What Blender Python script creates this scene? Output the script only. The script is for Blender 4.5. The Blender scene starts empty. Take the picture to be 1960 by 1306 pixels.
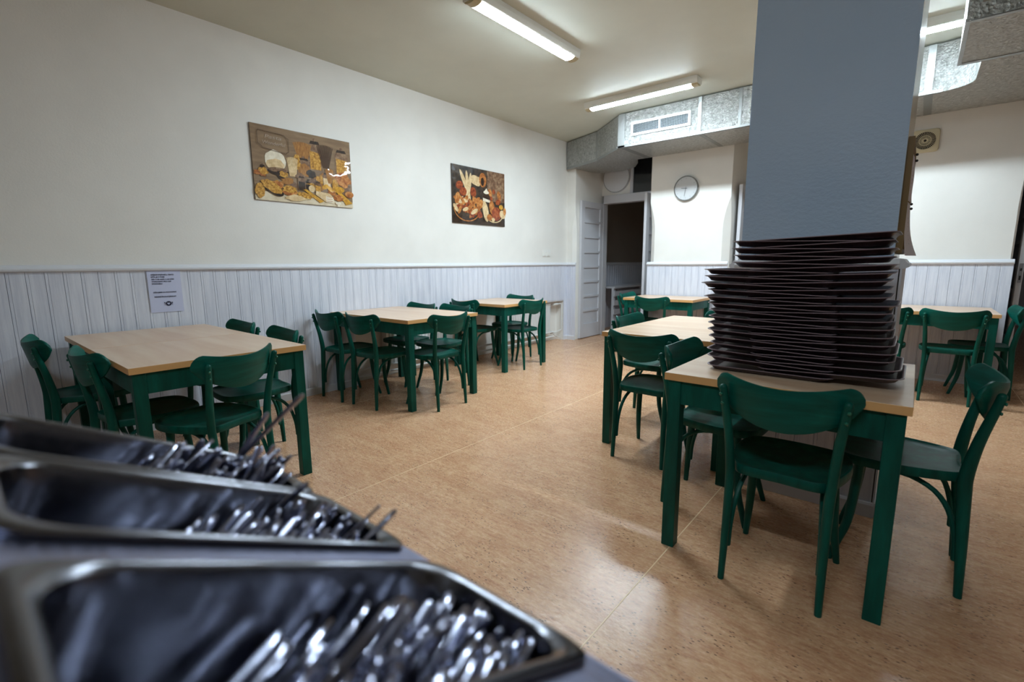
import bpy, bmesh, math, random
from math import sin, cos, pi, radians, sqrt
from mathutils import Vector, Matrix
random.seed(7)
S = bpy.context.scene
COL = S.collection

# ------------------------------------------------------------------ camera
CAMH = 1.2
PITCH, YAW, ROLL, FPX = 0.1596, 0.6982, -0.0069, 918.9
fh = Vector((-sin(YAW), cos(YAW), 0)); R0 = Vector((cos(YAW), sin(YAW), 0)); Z = Vector((0, 0, 1))
fw = fh * cos(PITCH) - Z * sin(PITCH); up0 = fh * sin(PITCH) + Z * cos(PITCH)
rt = R0 * cos(ROLL) + up0 * sin(ROLL); up = -R0 * sin(ROLL) + up0 * cos(ROLL)
cam = bpy.data.cameras.new('camera'); camo = bpy.data.objects.new('camera', cam); COL.objects.link(camo)
m = Matrix((rt, up, -fw)).transposed().to_4x4(); m.translation = Vector((0, 0, CAMH)); camo.matrix_world = m
cam.sensor_width = 36; cam.lens = FPX / 1960 * 36; cam.clip_start = 0.02; cam.clip_end = 60
cam.dof.use_dof = True; cam.dof.focus_distance = 2.7; cam.dof.aperture_fstop = 2.6
S.camera = camo
# ------------------------------------------------------------------ view, world
S.view_settings.view_transform = 'Standard'; S.view_settings.look = 'None'
S.view_settings.exposure = 2.0; S.view_settings.gamma = 1; S.view_settings.use_curve_mapping = False
S.cycles.max_bounces = 10; S.cycles.diffuse_bounces = 6; S.cycles.glossy_bounces = 4
S.cycles.sample_clamp_indirect = 6
W = bpy.data.worlds.new('world'); S.world = W; W.use_nodes = True
W.node_tree.nodes['Background'].inputs[0].default_value = (0.5, 0.6, 0.8, 1)
W.node_tree.nodes['Background'].inputs[1].default_value = 0.0
LAMP_STRENGTH = 40.0
LAMP_COLOR = (0.76, 0.91, 1.0, 1)

# ------------------------------------------------------------------ materials
def lin(h):
    h = h.lstrip('#'); c = [int(h[i:i + 2], 16) / 255 for i in (0, 2, 4)]
    return tuple([(x / 12.92 if x <= .04045 else ((x + .055) / 1.055) ** 2.4) for x in c] + [1.0])
class NT:
    def __init__(s, name):
        s.m = bpy.data.materials.new(name); s.m.use_nodes = True; s.t = s.m.node_tree
        s.b = s.t.nodes['Principled BSDF']; s.tc = None
    def n(s, typ, **kw):
        x = s.t.nodes.new(typ)
        for k, v in kw.items():
            if k.startswith('i_'):
                x.inputs[int(k[2:]) if k[2:].isdigit() else k[2:].replace('_', ' ')].default_value = v
            else: setattr(x, k, v)
        return x
    def l(s, a, b): s.t.links.new(a, b)
    def coord(s, scale=(1, 1, 1), kind='Object'):
        if s.tc is None: s.tc = s.n('ShaderNodeTexCoord')
        mp = s.n('ShaderNodeMapping'); mp.inputs['Scale'].default_value = scale
        s.l(s.tc.outputs[kind], mp.inputs[0]); return mp.outputs[0]
    def noise(s, scale, detail=3, rough=.5, sc=(1, 1, 1), dist=0, kind='Object'):
        x = s.n('ShaderNodeTexNoise'); x.inputs['Scale'].default_value = scale; x.inputs['Detail'].default_value = detail
        x.inputs['Roughness'].default_value = rough; x.inputs['Distortion'].default_value = dist
        s.l(s.coord(sc, kind), x.inputs['Vector']); return x.outputs['Fac']
    def ramp(s, fac, stops, interp='LINEAR'):
        r = s.n('ShaderNodeValToRGB'); cr = r.color_ramp; cr.interpolation = interp
        while len(cr.elements) < len(stops): cr.elements.new(.5)
        for e, (p, c) in zip(cr.elements, stops):
            e.position = p; e.color = c if len(c) == 4 else tuple(c) + (1,)
        s.l(fac, r.inputs[0]); return r.outputs[0]
    def mix(s, fac, a, b, mode='MIX'):
        x = s.n('ShaderNodeMix', data_type='RGBA', blend_type=mode)
        for i, v in ((0, fac), (6, a), (7, b)):
            if hasattr(v, 'default_value') or hasattr(v, 'is_output'): s.l(v, x.inputs[i])
            else: x.inputs[i].default_value = v
        return x.outputs[2]
    def math(s, op, a, b=0.0):
        x = s.n('ShaderNodeMath', operation=op)
        for i, v in enumerate((a, b)):
            if hasattr(v, 'is_output'): s.l(v, x.inputs[i])
            else: x.inputs[i].default_value = v
        return x.outputs[0]
    def bump(s, h, strength=.2, dist=.01):
        x = s.n('ShaderNodeBump'); x.inputs['Strength'].default_value = strength; x.inputs['Distance'].default_value = dist
        s.l(h, x.inputs['Height']); s.l(x.outputs[0], s.b.inputs['Normal']); return x
    def col(s, c):
        if hasattr(c, 'is_output'): s.l(c, s.b.inputs['Base Color'])
        else: s.b.inputs['Base Color'].default_value = c
    def set(s, **kw):
        for k, v in kw.items(): s.b.inputs[k.replace('_', ' ')].default_value = v
        return s
def plain(name, c, rough=.5, metal=0, bump=None, coat=0):
    t = NT(name); t.col(lin(c) if isinstance(c, str) else c); t.set(Roughness=rough, Metallic=metal)
    if coat: t.set(Coat_Weight=coat, Coat_Roughness=.08)
    if bump: t.bump(t.noise(bump[0], 4), bump[1], .005)
    return t.m
def mk_plaster(name, c, amt=.12):
    t = NT(name); a = t.noise(2.2, 4, .55); d = lin(c)
    c2 = tuple(x * .94 for x in d[:3]) + (1,)
    t.col(t.ramp(a, [(.35, c2), (.65, d)])); t.set(Roughness=.62)
    t.bump(t.noise(90, 5, .6), amt, .006); return t.m
M = {}
M['wall'] = mk_plaster('white_plaster', '#e6e4df')
M['ceil'] = mk_plaster('ceiling_paint', '#c6c8bc')
M['blue'] = None
t = NT('blue_textured_paint'); t.col(t.ramp(t.noise(1.5, 3), [(.3, lin('#adc6e2')), (.7, lin('#b8cfe9'))])); t.set(Roughness=.5)
t.bump(t.noise(38, 4, .6, (1, 1, 1.6)), .35, .012); M['blue'] = t.m
t = NT('glossy_white_paint'); t.col(lin('#c9c6be')); t.set(Roughness=.2); t.bump(t.noise(9, 3, .5, (1, 1, .12)), .12, .01); M['glosswhite'] = t.m
# painted tongue and groove boards
t = NT('whitewashed_boards')
g1 = t.noise(9, 5, .65, (6, 6, .35)); g2 = t.noise(1.6, 3)
c = t.mix(t.ramp(g1, [(.35, (0, 0, 0)), (.62, (1, 1, 1))]), lin('#c6cad8'), lin('#dde0ea'))
c = t.mix(t.math('MULTIPLY', g2, .5), c, lin('#d3d7e3'))
kn = t.n('ShaderNodeTexVoronoi'); kn.inputs['Scale'].default_value = 2.3; t.l(t.coord((1, 1, .55)), kn.inputs['Vector'])
c = t.mix(t.ramp(kn.outputs['Distance'], [(.0, (1, 1, 1)), (.022, (.75, .75, .75)), (.034, (0, 0, 0))]), c, lin('#6d6f78'))
t.col(c); t.set(Roughness=.45); t.bump(g1, .25, .004); M['boards'] = t.m
M['whitetrim'] = plain('white_trim_paint', '#dadce2', .35, bump=(14, .1))
M['doorpaint'] = plain('white_door_gloss', '#c9cad0', .32, bump=(10, .12))
# cork patterned vinyl
t = NT('cork_vinyl')
s1 = t.noise(60, 7, .78, (.3, 1, 1)); s2 = t.noise(9, 4, .6, (.4, 1, 1)); s3 = t.noise(170, 3, .6, (.35, 1, 1))
br = t.n('ShaderNodeTexBrick'); br.inputs['Scale'].default_value = 1; br.inputs['Brick Width'].default_value = .085; br.inputs['Row Height'].default_value = .013
br.inputs['Mortar Size'].default_value = 0; br.inputs['Color1'].default_value = (0, 0, 0, 1); br.inputs['Color2'].default_value = (1, 1, 1, 1); br.offset = .37
wob = t.n('ShaderNodeVectorMath', operation='ADD'); t.l(t.coord(), wob.inputs[0])
nz = t.n('ShaderNodeTexNoise'); nz.inputs['Scale'].default_value = 25; t.l(t.coord(), nz.inputs[0])
sc_ = t.n('ShaderNodeVectorMath', operation='SCALE'); t.l(nz.outputs['Color'], sc_.inputs[0]); sc_.inputs['Scale'].default_value = .012
t.l(sc_.outputs[0], wob.inputs[1]); t.l(wob.outputs[0], br.inputs[0])
c = t.ramp(s1, [(.32, lin('#946448')), (.43, lin('#c1906d')), (.55, lin('#d7aa85')), (.68, lin('#e9c6a3'))])
c = t.mix(t.math('MULTIPLY', br.outputs[0], .42), c, lin('#e2bd96'))
c = t.mix(t.ramp(s2, [(.35, (.3, .3, .3)), (.6, (0, 0, 0))]), c, lin('#a66c4a'))
fl = t.n('ShaderNodeTexVoronoi'); fl.inputs['Scale'].default_value = 70; fl.inputs['Randomness'].default_value = 1; t.l(t.coord((.6, 1.3, 1)), fl.inputs['Vector'])
fm = t.math('MULTIPLY', t.ramp(fl.outputs['Distance'], [(.0, (1, 1, 1)), (.16, (.9, .9, .9)), (.24, (0, 0, 0))]), t.ramp(t.noise(9, 3), [(.46, (0, 0, 0)), (.56, (1, 1, 1))]))
c = t.mix(fm, c, lin('#553420'))
t.col(c); t.set(Roughness=.27, Specular_IOR_Level=.45)
t.l(t.ramp(s3, [(.3, (.19,) * 3), (.7, (.32,) * 3)]), t.b.inputs['Roughness'])
t.bump(t.noise(60, 4, .6, (.6, 1, 1)), .13, .006); M['floor'] = t.m
M['seam'] = plain('floor_weld_seam', '#f0d2aa', .4)
# beech laminate
def beech(name, a, b, sc):
    t = NT(name); g = t.noise(11, 4, .55, sc)
    f = t.noise(60, 3, .6, sc)
    c = t.ramp(g, [(.35, lin(a)), (.65, lin(b))]); c = t.mix(t.math('MULTIPLY', f, .25), c, lin('#b98f66'))
    t.col(c); t.set(Roughness=.3); t.bump(t.noise(70, 3), .05, .003); return t.m
M['beech'] = beech('beech_laminate', '#d6b496', '#e4cab0', (.12, 1, 1))
M['beechedge'] = plain('beech_edge_band', '#d6a66c', .4, bump=(30, .05))
# green stain
t = NT('green_stained_beech'); g = t.noise(16, 4, .6, (1.4, 1.4, .22))
t.col(t.ramp(g, [(.3, lin('#013c32')), (.55, lin('#024d41')), (.75, lin('#045d4f'))])); t.set(Roughness=.42, Specular_IOR_Level=.4, IOR=1.33)
t.bump(g, .10, .003); M['green'] = t.m
t = NT('green_plywood_back'); g = t.noise(9, 4, .6, (.35, 1, 3.2), .6)
t.col(t.ramp(g, [(.3, lin('#014036')), (.55, lin('#025247')), (.75, lin('#056355'))])); t.set(Roughness=.42, Specular_IOR_Level=.4, IOR=1.33)
t.bump(g, .12, .003); M['greenply'] = t.m
M['bolt'] = plain('green_painted_bolt', '#0a5f4a', .18, 0, coat=.6)
M['glide'] = plain('nylon_glide', '#b9b7ae', .5)
# steel
def steel(name, c, r, sc=(1, 14, 14)):
    t = NT(name); t.col(lin(c)); t.set(Metallic=1, Roughness=r)
    g = t.noise(24, 3, .6, sc); t.l(t.ramp(g, [(.3, (r * .75,) * 3), (.7, (r * 1.35,) * 3)]), t.b.inputs['Roughness'])
    t.bump(t.noise(6, 2), .06, .01); return t.m
M['steel'] = steel('brushed_steel', '#989dbb', .34)
M['pansteel'] = steel('deep_drawn_steel', '#5e5f66', .2, (3, 3, 3))
M['cutlery'] = steel('polished_cutlery_steel', '#9da0b2', .2, (4, 4, 4))
M['darksteel'] = plain('blue_black_enamel', '#1c2238', .4)
# foil insulation
t = NT('aluminium_foil_insulation'); v = t.n('ShaderNodeTexVoronoi'); v.inputs['Scale'].default_value = 55; t.l(t.coord(), v.inputs['Vector'])
t.col(t.ramp(t.noise(30, 4), [(.3, lin('#9fa19e')), (.7, lin('#caccca'))])); t.set(Metallic=.85, Roughness=.3)
t.bump(t.math('ADD', v.outputs['Distance'], t.noise(90, 5, .7)), .75, .014); M['foil'] = t.m
t = NT('aluminium_tape'); t.col(lin('#9fa1a0')); t.set(Metallic=.85, Roughness=.45); t.bump(t.noise(25, 4), .3, .01); M['tape'] = t.m
t = NT('dark_brown_tray_plastic'); t.col(t.ramp(t.noise(120, 3), [(.4, lin('#33262a')), (.7, lin('#46353a'))])); t.set(Roughness=.36)
t.bump(t.noise(160, 3), .12, .002); M['tray'] = t.m
M['trayrim'] = plain('worn_highlit_tray_rim', '#86747a', .3)  # edge wear, lightened further so the rim highlights sit in the colour
M['lamphouse'] = plain('lamp_white_enamel', '#dcdcd6', .35)
M['lampcap'] = plain('lamp_beige_plastic', '#b3a684', .5)
def emis(name, c, s):
    t = NT(name); t.col((.8, .8, .8, 1)); t.b.inputs['Emission Color'].default_value = c; t.b.inputs['Emission Strength'].default_value = s; return t.m
M['tube'] = emis('lit_diffuser', LAMP_COLOR, LAMP_STRENGTH)
M['tube_dim'] = emis('dimmed_lit_diffuser', LAMP_COLOR, LAMP_STRENGTH * .75)  # emission turned down for light balance, not from age
M['dark'] = plain('dark_opening', '#0b0b0c', .8)
t = NT('dark_glass'); t.col(lin('#17191b')); t.set(Roughness=.12); M['dglass'] = t.m
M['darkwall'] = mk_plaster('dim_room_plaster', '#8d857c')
M['grilleblack'] = plain('grille_shadow_black', '#101112', .8)
M['grille'] = plain('grille_white_metal', '#d9dcde', .3, .4)
M['paper'] = plain('paper_sheet', '#c3c8e2', .7)
M['papergrey'] = plain('pinned_paper', '#e4e2ee', .7, bump=(12, .3))
M['ink'] = plain('black_ink', '#20203a', .8)
M['clockface'] = plain('clock_face', '#c4c6c8', .35, bump=(30, .05))
M['clockrim'] = plain('clock_rim_grey_metal', '#8e8f8e', .25, .8)
M['blackpl'] = plain('black_plastic', '#141416', .4)
M['cork'] = plain('oak_frame_wood', '#7c6235', .55, bump=(40, .2))
M['corkboard'] = plain('cork_board', '#9b7a4c', .8, bump=(70, .4))
M['fancream'] = plain('cream_fan_plastic', '#cfc6a8', .45)
M['fandark'] = plain('fan_dark_interior', '#2a2520', .7)
M['radiator'] = plain('radiator_white_enamel', '#dadcdc', .3)
M['switch'] = plain('switch_white_plastic', '#e2e2de', .3)
M['lock'] = plain('lock_plate_steel', '#a8acb4', .3, .9)

# ------------------------------------------------------------------ mesh helpers
def new_obj(name, bm, mats, parent=None, smooth=False):
    me = bpy.data.meshes.new(name)
    bmesh.ops.recalc_face_normals(bm, faces=bm.faces)
    bm.to_mesh(me); bm.free()
    if not isinstance(mats, (list, tuple)): mats = [mats]
    for x in mats: me.materials.append(x)
    if smooth:
        for p in me.polygons: p.use_smooth = True
        me.set_sharp_from_angle(angle=radians(40))
    o = bpy.data.objects.new(name, me); COL.objects.link(o)
    if parent is not None: o.parent = parent
    return o
def BM(): return bmesh.new()
def box(bm, a, b, mi=0, bev=0, M4=None):
    x0, y0, z0 = a; x1, y1, z1 = b
    vs = [bm.verts.new(p) for p in ((x0, y0, z0), (x1, y0, z0), (x1, y1, z0), (x0, y1, z0), (x0, y0, z1), (x1, y0, z1), (x1, y1, z1), (x0, y1, z1))]
    fs = [bm.faces.new([vs[i] for i in f]) for f in ((0, 3, 2, 1), (4, 5, 6, 7), (0, 1, 5, 4), (1, 2, 6, 5), (2, 3, 7, 6), (3, 0, 4, 7))]
    for f in fs: f.material_index = mi
    if bev:
        es = list({e for f in fs for e in f.edges})
        r = bmesh.ops.bevel(bm, geom=es, offset=bev, segments=2, affect='EDGES', profile=.5)
        for f in r['faces']: f.material_index = mi
        vs = list({v for f in r['faces'] for v in f.verts} | {v for v in vs if v.is_valid})
    if M4 is not None: bmesh.ops.transform(bm, matrix=M4, verts=[v for v in vs if v.is_valid])
    return vs
def prism(bm, poly, z0, z1, mi=0):
    lo = [bm.verts.new((x, y, z0)) for x, y in poly]; hi = [bm.verts.new((x, y, z1)) for x, y in poly]
    n = len(poly); bm.faces.new(lo[::-1]).material_index = mi; bm.faces.new(hi).material_index = mi
    for i in range(n):
        bm.faces.new((lo[i], lo[(i + 1) % n], hi[(i + 1) % n], hi[i])).material_index = mi
def loft(bm, rings, closed=True, cap=True, mi=0):
    rv = [[bm.verts.new(p) for p in r] for r in rings]
    n = len(rings[0])
    for a, b in zip(rv, rv[1:]):
        for i in range(n if closed else n - 1):
            j = (i + 1) % n; bm.faces.new((a[i], a[j], b[j], b[i])).material_index = mi
    if cap and closed:
        bm.faces.new(rv[0][::-1]).material_index = mi; bm.faces.new(rv[-1]).material_index = mi
    return rv
def catmull(pts, k=6):
    out = []; P = [pts[0]] + list(pts) + [pts[-1]]
    for i in range(1, len(P) - 2):
        a, b, c, d = [Vector(q) for q in P[i - 1:i + 3]]
        for j in range(k):
            t = j / k
            out.append(.5 * ((2 * b) + (-a + c) * t + (2 * a - 5 * b + 4 * c - d) * t * t + (-a + 3 * b - 3 * c + d) * t ** 3))
    out.append(Vector(pts[-1])); return out
def tube(bm, pts, rad, seg=10, ref=(0, 1, 0), mi=0, k=5, round_end=0, smoothpath=True):
    """pts list, rad list of (ra, rb): rb along ref-ish axis"""
    n = len(pts)
    if not isinstance(rad, (list, tuple)): rad = [(rad, rad)] * n
    rad = [r if isinstance(r, (list, tuple)) else (r, r) for r in rad]
    if smoothpath and n > 2:
        full = catmull([tuple(p) + () for p in pts], k)
        rr = catmull([(a, b, 0) for a, b in rad], k)
        rad = [(v.x, v.y) for v in rr]; pts = full
    pts = [Vector(p) for p in pts]
    rings = []
    for i, p in enumerate(pts):
        t = (pts[min(i + 1, len(pts) - 1)] - pts[max(i - 1, 0)]).normalized()
        y = Vector(ref); y = (y - t * y.dot(t))
        if y.length < 1e-4: y = Vector((1, 0, 0)) - t * t.x
        y.normalize(); x = y.cross(t)
        ra, rb = rad[i]
        rings.append([p + x * ra * cos(2 * pi * a / seg) + y * rb * sin(2 * pi * a / seg) for a in range(seg)])
    if round_end:
        def capr(end):
            i = -1 if end else 0; p = pts[i]; d = (pts[-1] - pts[-2]).normalized() if end else (pts[0] - pts[1]).normalized()
            base = rings[i]; h = min(rad[i]) * round_end; o = []
            for f in (.45, .75, .95):
                o.append([p + (q - p) * sqrt(1 - f * f) + d * h * f for q in base])
            return o
        e = capr(True); s = capr(False)
        if round_end > 0: rings = s[::-1] + rings + e
    loft(bm, rings, mi=mi)
def cyl(bm, c, r, h, axis='z', seg=24, mi=0, r2=None):
    r2 = r if r2 is None else r2; c = Vector(c)
    ax = {'x': Vector((1, 0, 0)), 'y': Vector((0, 1, 0)), 'z': Z}[axis]
    u = Vector((0, 1, 0)) if axis != 'y' else Vector((1, 0, 0)); v = ax.cross(u)
    loft(bm, [[c + u * rr * cos(2 * pi * i / seg) + v * rr * sin(2 * pi * i / seg) + ax * hh for i in range(seg)] for rr, hh in ((r, 0), (r2, h))], mi=mi)
def rrect(w, d, r, n=6, z=0, cx=0, cy=0):
    out = []
    for qx, qy, a0 in ((1, 1, 0), (-1, 1, 90), (-1, -1, 180), (1, -1, 270)):
        for i in range(n + 1):
            a = radians(a0 + 90 * i / n)
            out.append(Vector((cx + qx * (w / 2 - r) + r * cos(a), cy + qy * (d / 2 - r) + r * sin(a), z)))
    return out
def tag(o, label, cat, group=None, kind=None):
    o['label'] = label; o['category'] = cat
    if group: o['group'] = group
    if kind: o['kind'] = kind
    return o
def thing(name, loc, label, cat, rz=0, group=None):
    o = bpy.data.objects.new(name, None); COL.objects.link(o); o.location = loc; o.rotation_euler = (0, 0, rz)
    o.empty_display_size = .1
    return tag(o, label, cat, group)
def struct(name, bm, mats, smooth=False, parent=None):
    o = new_obj(name, bm, mats, parent, smooth)
    if parent is None: o['kind'] = 'structure'
    return o
def copy_tree(o, parent=None):
    c = o.copy(); COL.objects.link(c); c.parent = parent
    for ch in list(o.children): copy_tree(ch, c)
    return c

# ------------------------------------------------------------------ room shell
XL, YF, CZ = -4.24, 6.40, 3.0
bm = BM(); box(bm, (-4.9, -3.2, -.1), (4.2, 13.0, 0)); struct('floor', bm, M['floor'])
bm = BM(); box(bm, (-4.9, -3.2, CZ), (4.2, 13.0, CZ + .1)); struct('ceiling', bm, M['ceil'])
# left wall: above the panelling full height, lower part recessed as a radiator niche
NY0, NY1, NX, NZ = 2.62, 6.31, XL - .13, .64
bm = BM()
box(bm, (XL - .3, -3.2, 0), (XL, NY0, CZ)); box(bm, (XL - .3, NY0, NZ), (XL, NY1, CZ)); box(bm, (XL - .3, NY1, 0), (XL, YF + .8, CZ))
box(bm, (XL - .3, NY0, 0), (NX, NY1, NZ))
struct('wall_left', bm, M['wall'])
bm = BM(); box(bm, (-4.9, -3.3, 0), (4.2, -3.2, CZ)); struct('wall_back', bm, M['darkwall'])  # out of view; darker plaster picked to keep bounce light down
bm = BM(); box(bm, (4.1, -3.2, 0), (4.2, 13, CZ)); struct('wall_right', bm, M['wall'])
def pier(name, xl, xr, y0, y1, ch=.075, cl=True, cr=True, zt=2.0, zb=1.62):
    bm = BM(); rings = []
    zs = [0, zb] + [zb + (zt - zb) * i / 8 for i in range(1, 9)] + [CZ]
    for i, z in enumerate(zs):
        if z <= zb: c = ch
        elif z >= zt: c = 0.0012
        else:
            u = (z - zb) / (zt - zb); c = ch * (1 - u ** 1.8) + .0012
        a = c if cl else .0006; b = c if cr else .0006
        rings.append([(xl, y1, z), (xl, y0 + a, z), (xl + a, y0, z), (xr - b, y0, z), (xr, y0 + b, z), (xr, y1, z)])
    loft(bm, rings); return struct(name, bm, M['wall'])
pier('wall_far_corner', XL - .05, -4.09, YF, 7.3, .05, cl=False)
pier('wall_far_clock_pier', -2.886, -1.847, YF, 7.3)
pier('wall_far_fan_pier', -.78, .655, YF, 7.3, .014)
pier('wall_far_end', 1.75, 4.15, YF, 7.3, .05, cr=False)
# second room beyond (unlit)
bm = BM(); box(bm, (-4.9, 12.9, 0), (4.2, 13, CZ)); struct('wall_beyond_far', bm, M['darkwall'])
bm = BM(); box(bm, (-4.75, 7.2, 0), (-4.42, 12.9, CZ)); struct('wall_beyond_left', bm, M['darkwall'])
# pillar
PXL, PXR, PY0, PY1 = -.722, -.088, 2.735, 3.45
bm = BM(); box(bm, (PXL, PY0, 0), (PXR, PY1, CZ), 1)
for f in bm.faces:
    if f.calc_center_median().y < PY0 + .01: f.material_index = 0
struct('wall_pillar', bm, [M['blue'], M['glosswhite']])

# tongue and groove panelling ------------------------------------------------
def boards(bm, p0, p1, z0, z1, nrm, pitch=.0873, th=.012):
    """comb profile extruded upward; p0->p1 in plan, nrm outward"""
    p0 = Vector(p0 + (0,)); p1 = Vector(p1 + (0,)); L = (p1 - p0).length; d = (p1 - p0) / L; nv = Vector(nrm + (0,))
    n = max(1, round(L / pitch)); w = L / n; prof = []
    for i in range(n):
        s = i * w
        prof += [(s, th * .35), (s + .002, th), (s + .012, th), (s + .0135, th * .82), (s + .0155, th * .82), (s + .017, th), (s + w - .001, th)]
    prof += [(L, th * .25)]
    a = [bm.verts.new(p0 + d * s + nv * q + Z * z0) for s, q in prof]; b = [bm.verts.new(p0 + d * s + nv * q + Z * z1) for s, q in prof]
    for i in range(len(prof) - 1): bm.faces.new((a[i], a[i + 1], b[i + 1], b[i]))
def capmould(bm, p0, p1, z, nrm):
    p0 = Vector(p0 + (0,)); p1 = Vector(p1 + (0,)); nv = Vector(nrm + (0,))
    prof = [(0, 0), (.014, 0), (.03, .006), (.034, .014), (.034, .022), (.024, .028), (.018, .038), (.012, .044), (0, .046)]
    loft(bm, [[p + nv * q + Z * (z + h) for q, h in prof] for p in (p0, p1)])
def base(bm, p0, p1, nrm, h=.07):
    p0 = Vector(p0 + (0,)); p1 = Vector(p1 + (0,)); nv = Vector(nrm + (0,))
    prof = [(0, 0), (.022, 0), (.022, h - .01), (.016, h), (0, h)]
    loft(bm, [[p + nv * q + Z * hh for q, hh in prof] for p in (p0, p1)])
PZ = 1.17
tn = 0
def panelling(segs, capsegs=None, basesegs=None):
    global tn
    tn += 1; bm = BM()
    for p0, p1, z0, z1, nr in segs: boards(bm, p0, p1, z0, z1, nr)
    struct('trim_%d' % tn, bm, M['boards'])
    tn += 1; bm = BM()
    for p0, p1, z0, z1, nr in (capsegs or segs): capmould(bm, p0, p1, PZ - .004, nr)
    struct('trim_%d' % tn, bm, M['whitetrim'])
def basebd(name, segs):
    bm = BM()
    for p0, p1, nr in segs: base(bm, p0, p1, nr)
    struct(name, bm, M['whitetrim'])
X1 = XL + .001
panelling([((X1, -3.2), (X1, NY0), 0, PZ, (1, 0)), ((X1, NY0), (X1, NY1), NZ, PZ, (1, 0)), ((X1, NY1), (X1, YF), 0, PZ, (1, 0)), ((X1, YF - .001), (-4.07, YF - .001), 0, PZ, (0, -1))],
          [((X1, -3.2), (X1, YF), 0, 0, (1, 0)), ((X1, YF - .001), (-4.065, YF - .001), 0, 0, (0, -1))])
basebd('baseboard_left', [((XL, -3.2), (XL, NY0), (1, 0)), ((XL, NY1), (XL, YF), (1, 0)), ((XL, YF), (-4.07, YF), (0, -1))])
bm = BM(); box(bm, (XL - .12, NY0, NZ - .018), (XL + .006, NY1, NZ)); struct('trim_niche', bm, M['whitetrim'])
panelling([((-2.90, YF - .001), (-1.835, YF - .001), 0, PZ, (0, -1))])
basebd('baseboard_far', [((-2.90, YF), (-1.835, YF), (0, -1)), ((-.79, YF), (.675, YF), (0, -1)), ((1.74, YF), (4.1, YF), (0, -1))])
panelling([((-.79, YF - .001), (.67, YF - .001), 0, PZ, (0, -1)), ((1.74, YF - .001), (4.1, YF - .001), 0, PZ, (0, -1))])
px0, px1, py0, py1 = PXL - .02, PXR + .022, PY0 - .003, PY1 + .02
panelling([((px0, py0), (px1, py0), 0, PZ, (0, -1)), ((px1, py0), (px1, py1), 0, PZ, (1, 0)), ((px0, py1), (px0, py0), 0, PZ, (-1, 0)), ((px1, py1), (px0, py1), 0, PZ, (0, 1))])
bm = BM(); box(bm, (px0 + .001, py0 + .001, 0), (px1 - .001, py1 - .001, PZ + .03)); struct('trim_pillar', bm, M['glosswhite'])
basebd('baseboard_pillar', [((px0, py0 - .01), (px1 + .012, py0 - .01), (0, -1)), ((px1 + .008, py0 - .02), (px1 + .008, py1), (1, 0)), ((px0, py1), (px0, py0), (-1, 0))])
panelling([((-4.42, 7.35), (-4.42, 12.8), 0, PZ, (1, 0)), ((-4.4, 12.9), (4, 12.9), 0, PZ, (0, -1))])
# floor weld seams
bm = BM()
for x in (-3.68, -2.19, -.702, .79, 2.28): box(bm, (x - .0024, -3.1, -.002), (x + .0024, 12.8, .0006))
struct('floor_seam', bm, M['seam'])

# doors -----------------------------------------------------------------------
def door_leaf(name, hinge, ang, w=.64, h=2.14, panels=8, lockplate=False):
    """leaf extends along local +x from the hinge; thickness y 0..0.04"""
    root = bpy.data.objects.new(name, None); COL.objects.link(root); root['kind'] = 'structure'
    root.location = (hinge[0], hinge[1], .012); root.rotation_euler = (0, 0, ang)
    bm = BM(); st = .095
    box(bm, (0, 0, 0), (st, .04, h), bev=.003); box(bm, (w - st, 0, 0), (w, .04, h), bev=.003)
    ph = (h - .28) / panels; z = .22
    box(bm, (st, 0.001, 0), (w - st, .039, .22))
    for i in range(panels):
        box(bm, (st, .018, z), (w - st, .022, z + ph - .035))
        box(bm, (st, .001, z + ph - .035), (w - st, .039, z + ph if i < panels - 1 else h))
        z += ph
    new_obj('door_leaf', bm, M['doorpaint'], root)
    if lockplate:
        bm = BM(); box(bm, (w, .006, .98), (w + .002, .034, 1.16)); new_obj('lock_plate', bm, M['lock'], root)
        bm = BM(); box(bm, (w + .0015, .013, 1.005), (w + .003, .027, 1.045)); box(bm, (w + .0015, .014, 1.09), (w + .01, .026, 1.115)); new_obj('latch', bm, M['blackpl'], root)
    return root
door_leaf('door_1', (-4.085, 7.17), radians(-90), .66)
door_leaf('door_2', (-3.0, 7.17), radians(-94.5), .62, 2.16)
door_leaf('door_3', (-1.80, 7.17), radians(-90), .62, 2.14)
door_leaf('door_4', (.70, 7.17), radians(-89), .66, 2.14, lockplate=True)
def frame(name, x0, x1, z=2.16):
    bm = BM()
    box(bm, (x0 - .02, 7.17, 0), (x0 + .05, 7.30, z)); box(bm, (x1 - .05, 7.17, 0), (x1 + .02, 7.30, z)); box(bm, (x0 + .05, 7.16, z - .01), (x1 - .05, 7.30, z + .12), bev=.004)
    struct(name, bm, M['doorpaint'])
frame('door_5', -4.09, -2.886); frame('door_6', -1.847, -.78); frame('door_7', .655, 1.75)
# boarding and dark glass above the first doorway
bm = BM(); box(bm, (-4.09, 7.2, 2.28), (-3.59, 7.24, CZ)); struct('wall_transom', bm, M['wall'])
bm = BM(); box(bm, (-3.59, 7.18, 2.28), (-3.54, 7.24, CZ)); struct('window_1', bm, M['doorpaint'])
bm = BM(); box(bm, (-3.54, 7.2, 2.28), (-2.886, 7.22, CZ)); struct('window_2', bm, M['dglass'])
bm = BM(); box(bm, (-1.847, 7.2, 2.28), (-.78, 7.24, CZ)); box(bm, (.655, 7.2, 2.28), (1.75, 7.24, CZ)); struct('wall_transom_plain', bm, M['wall'])
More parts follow.
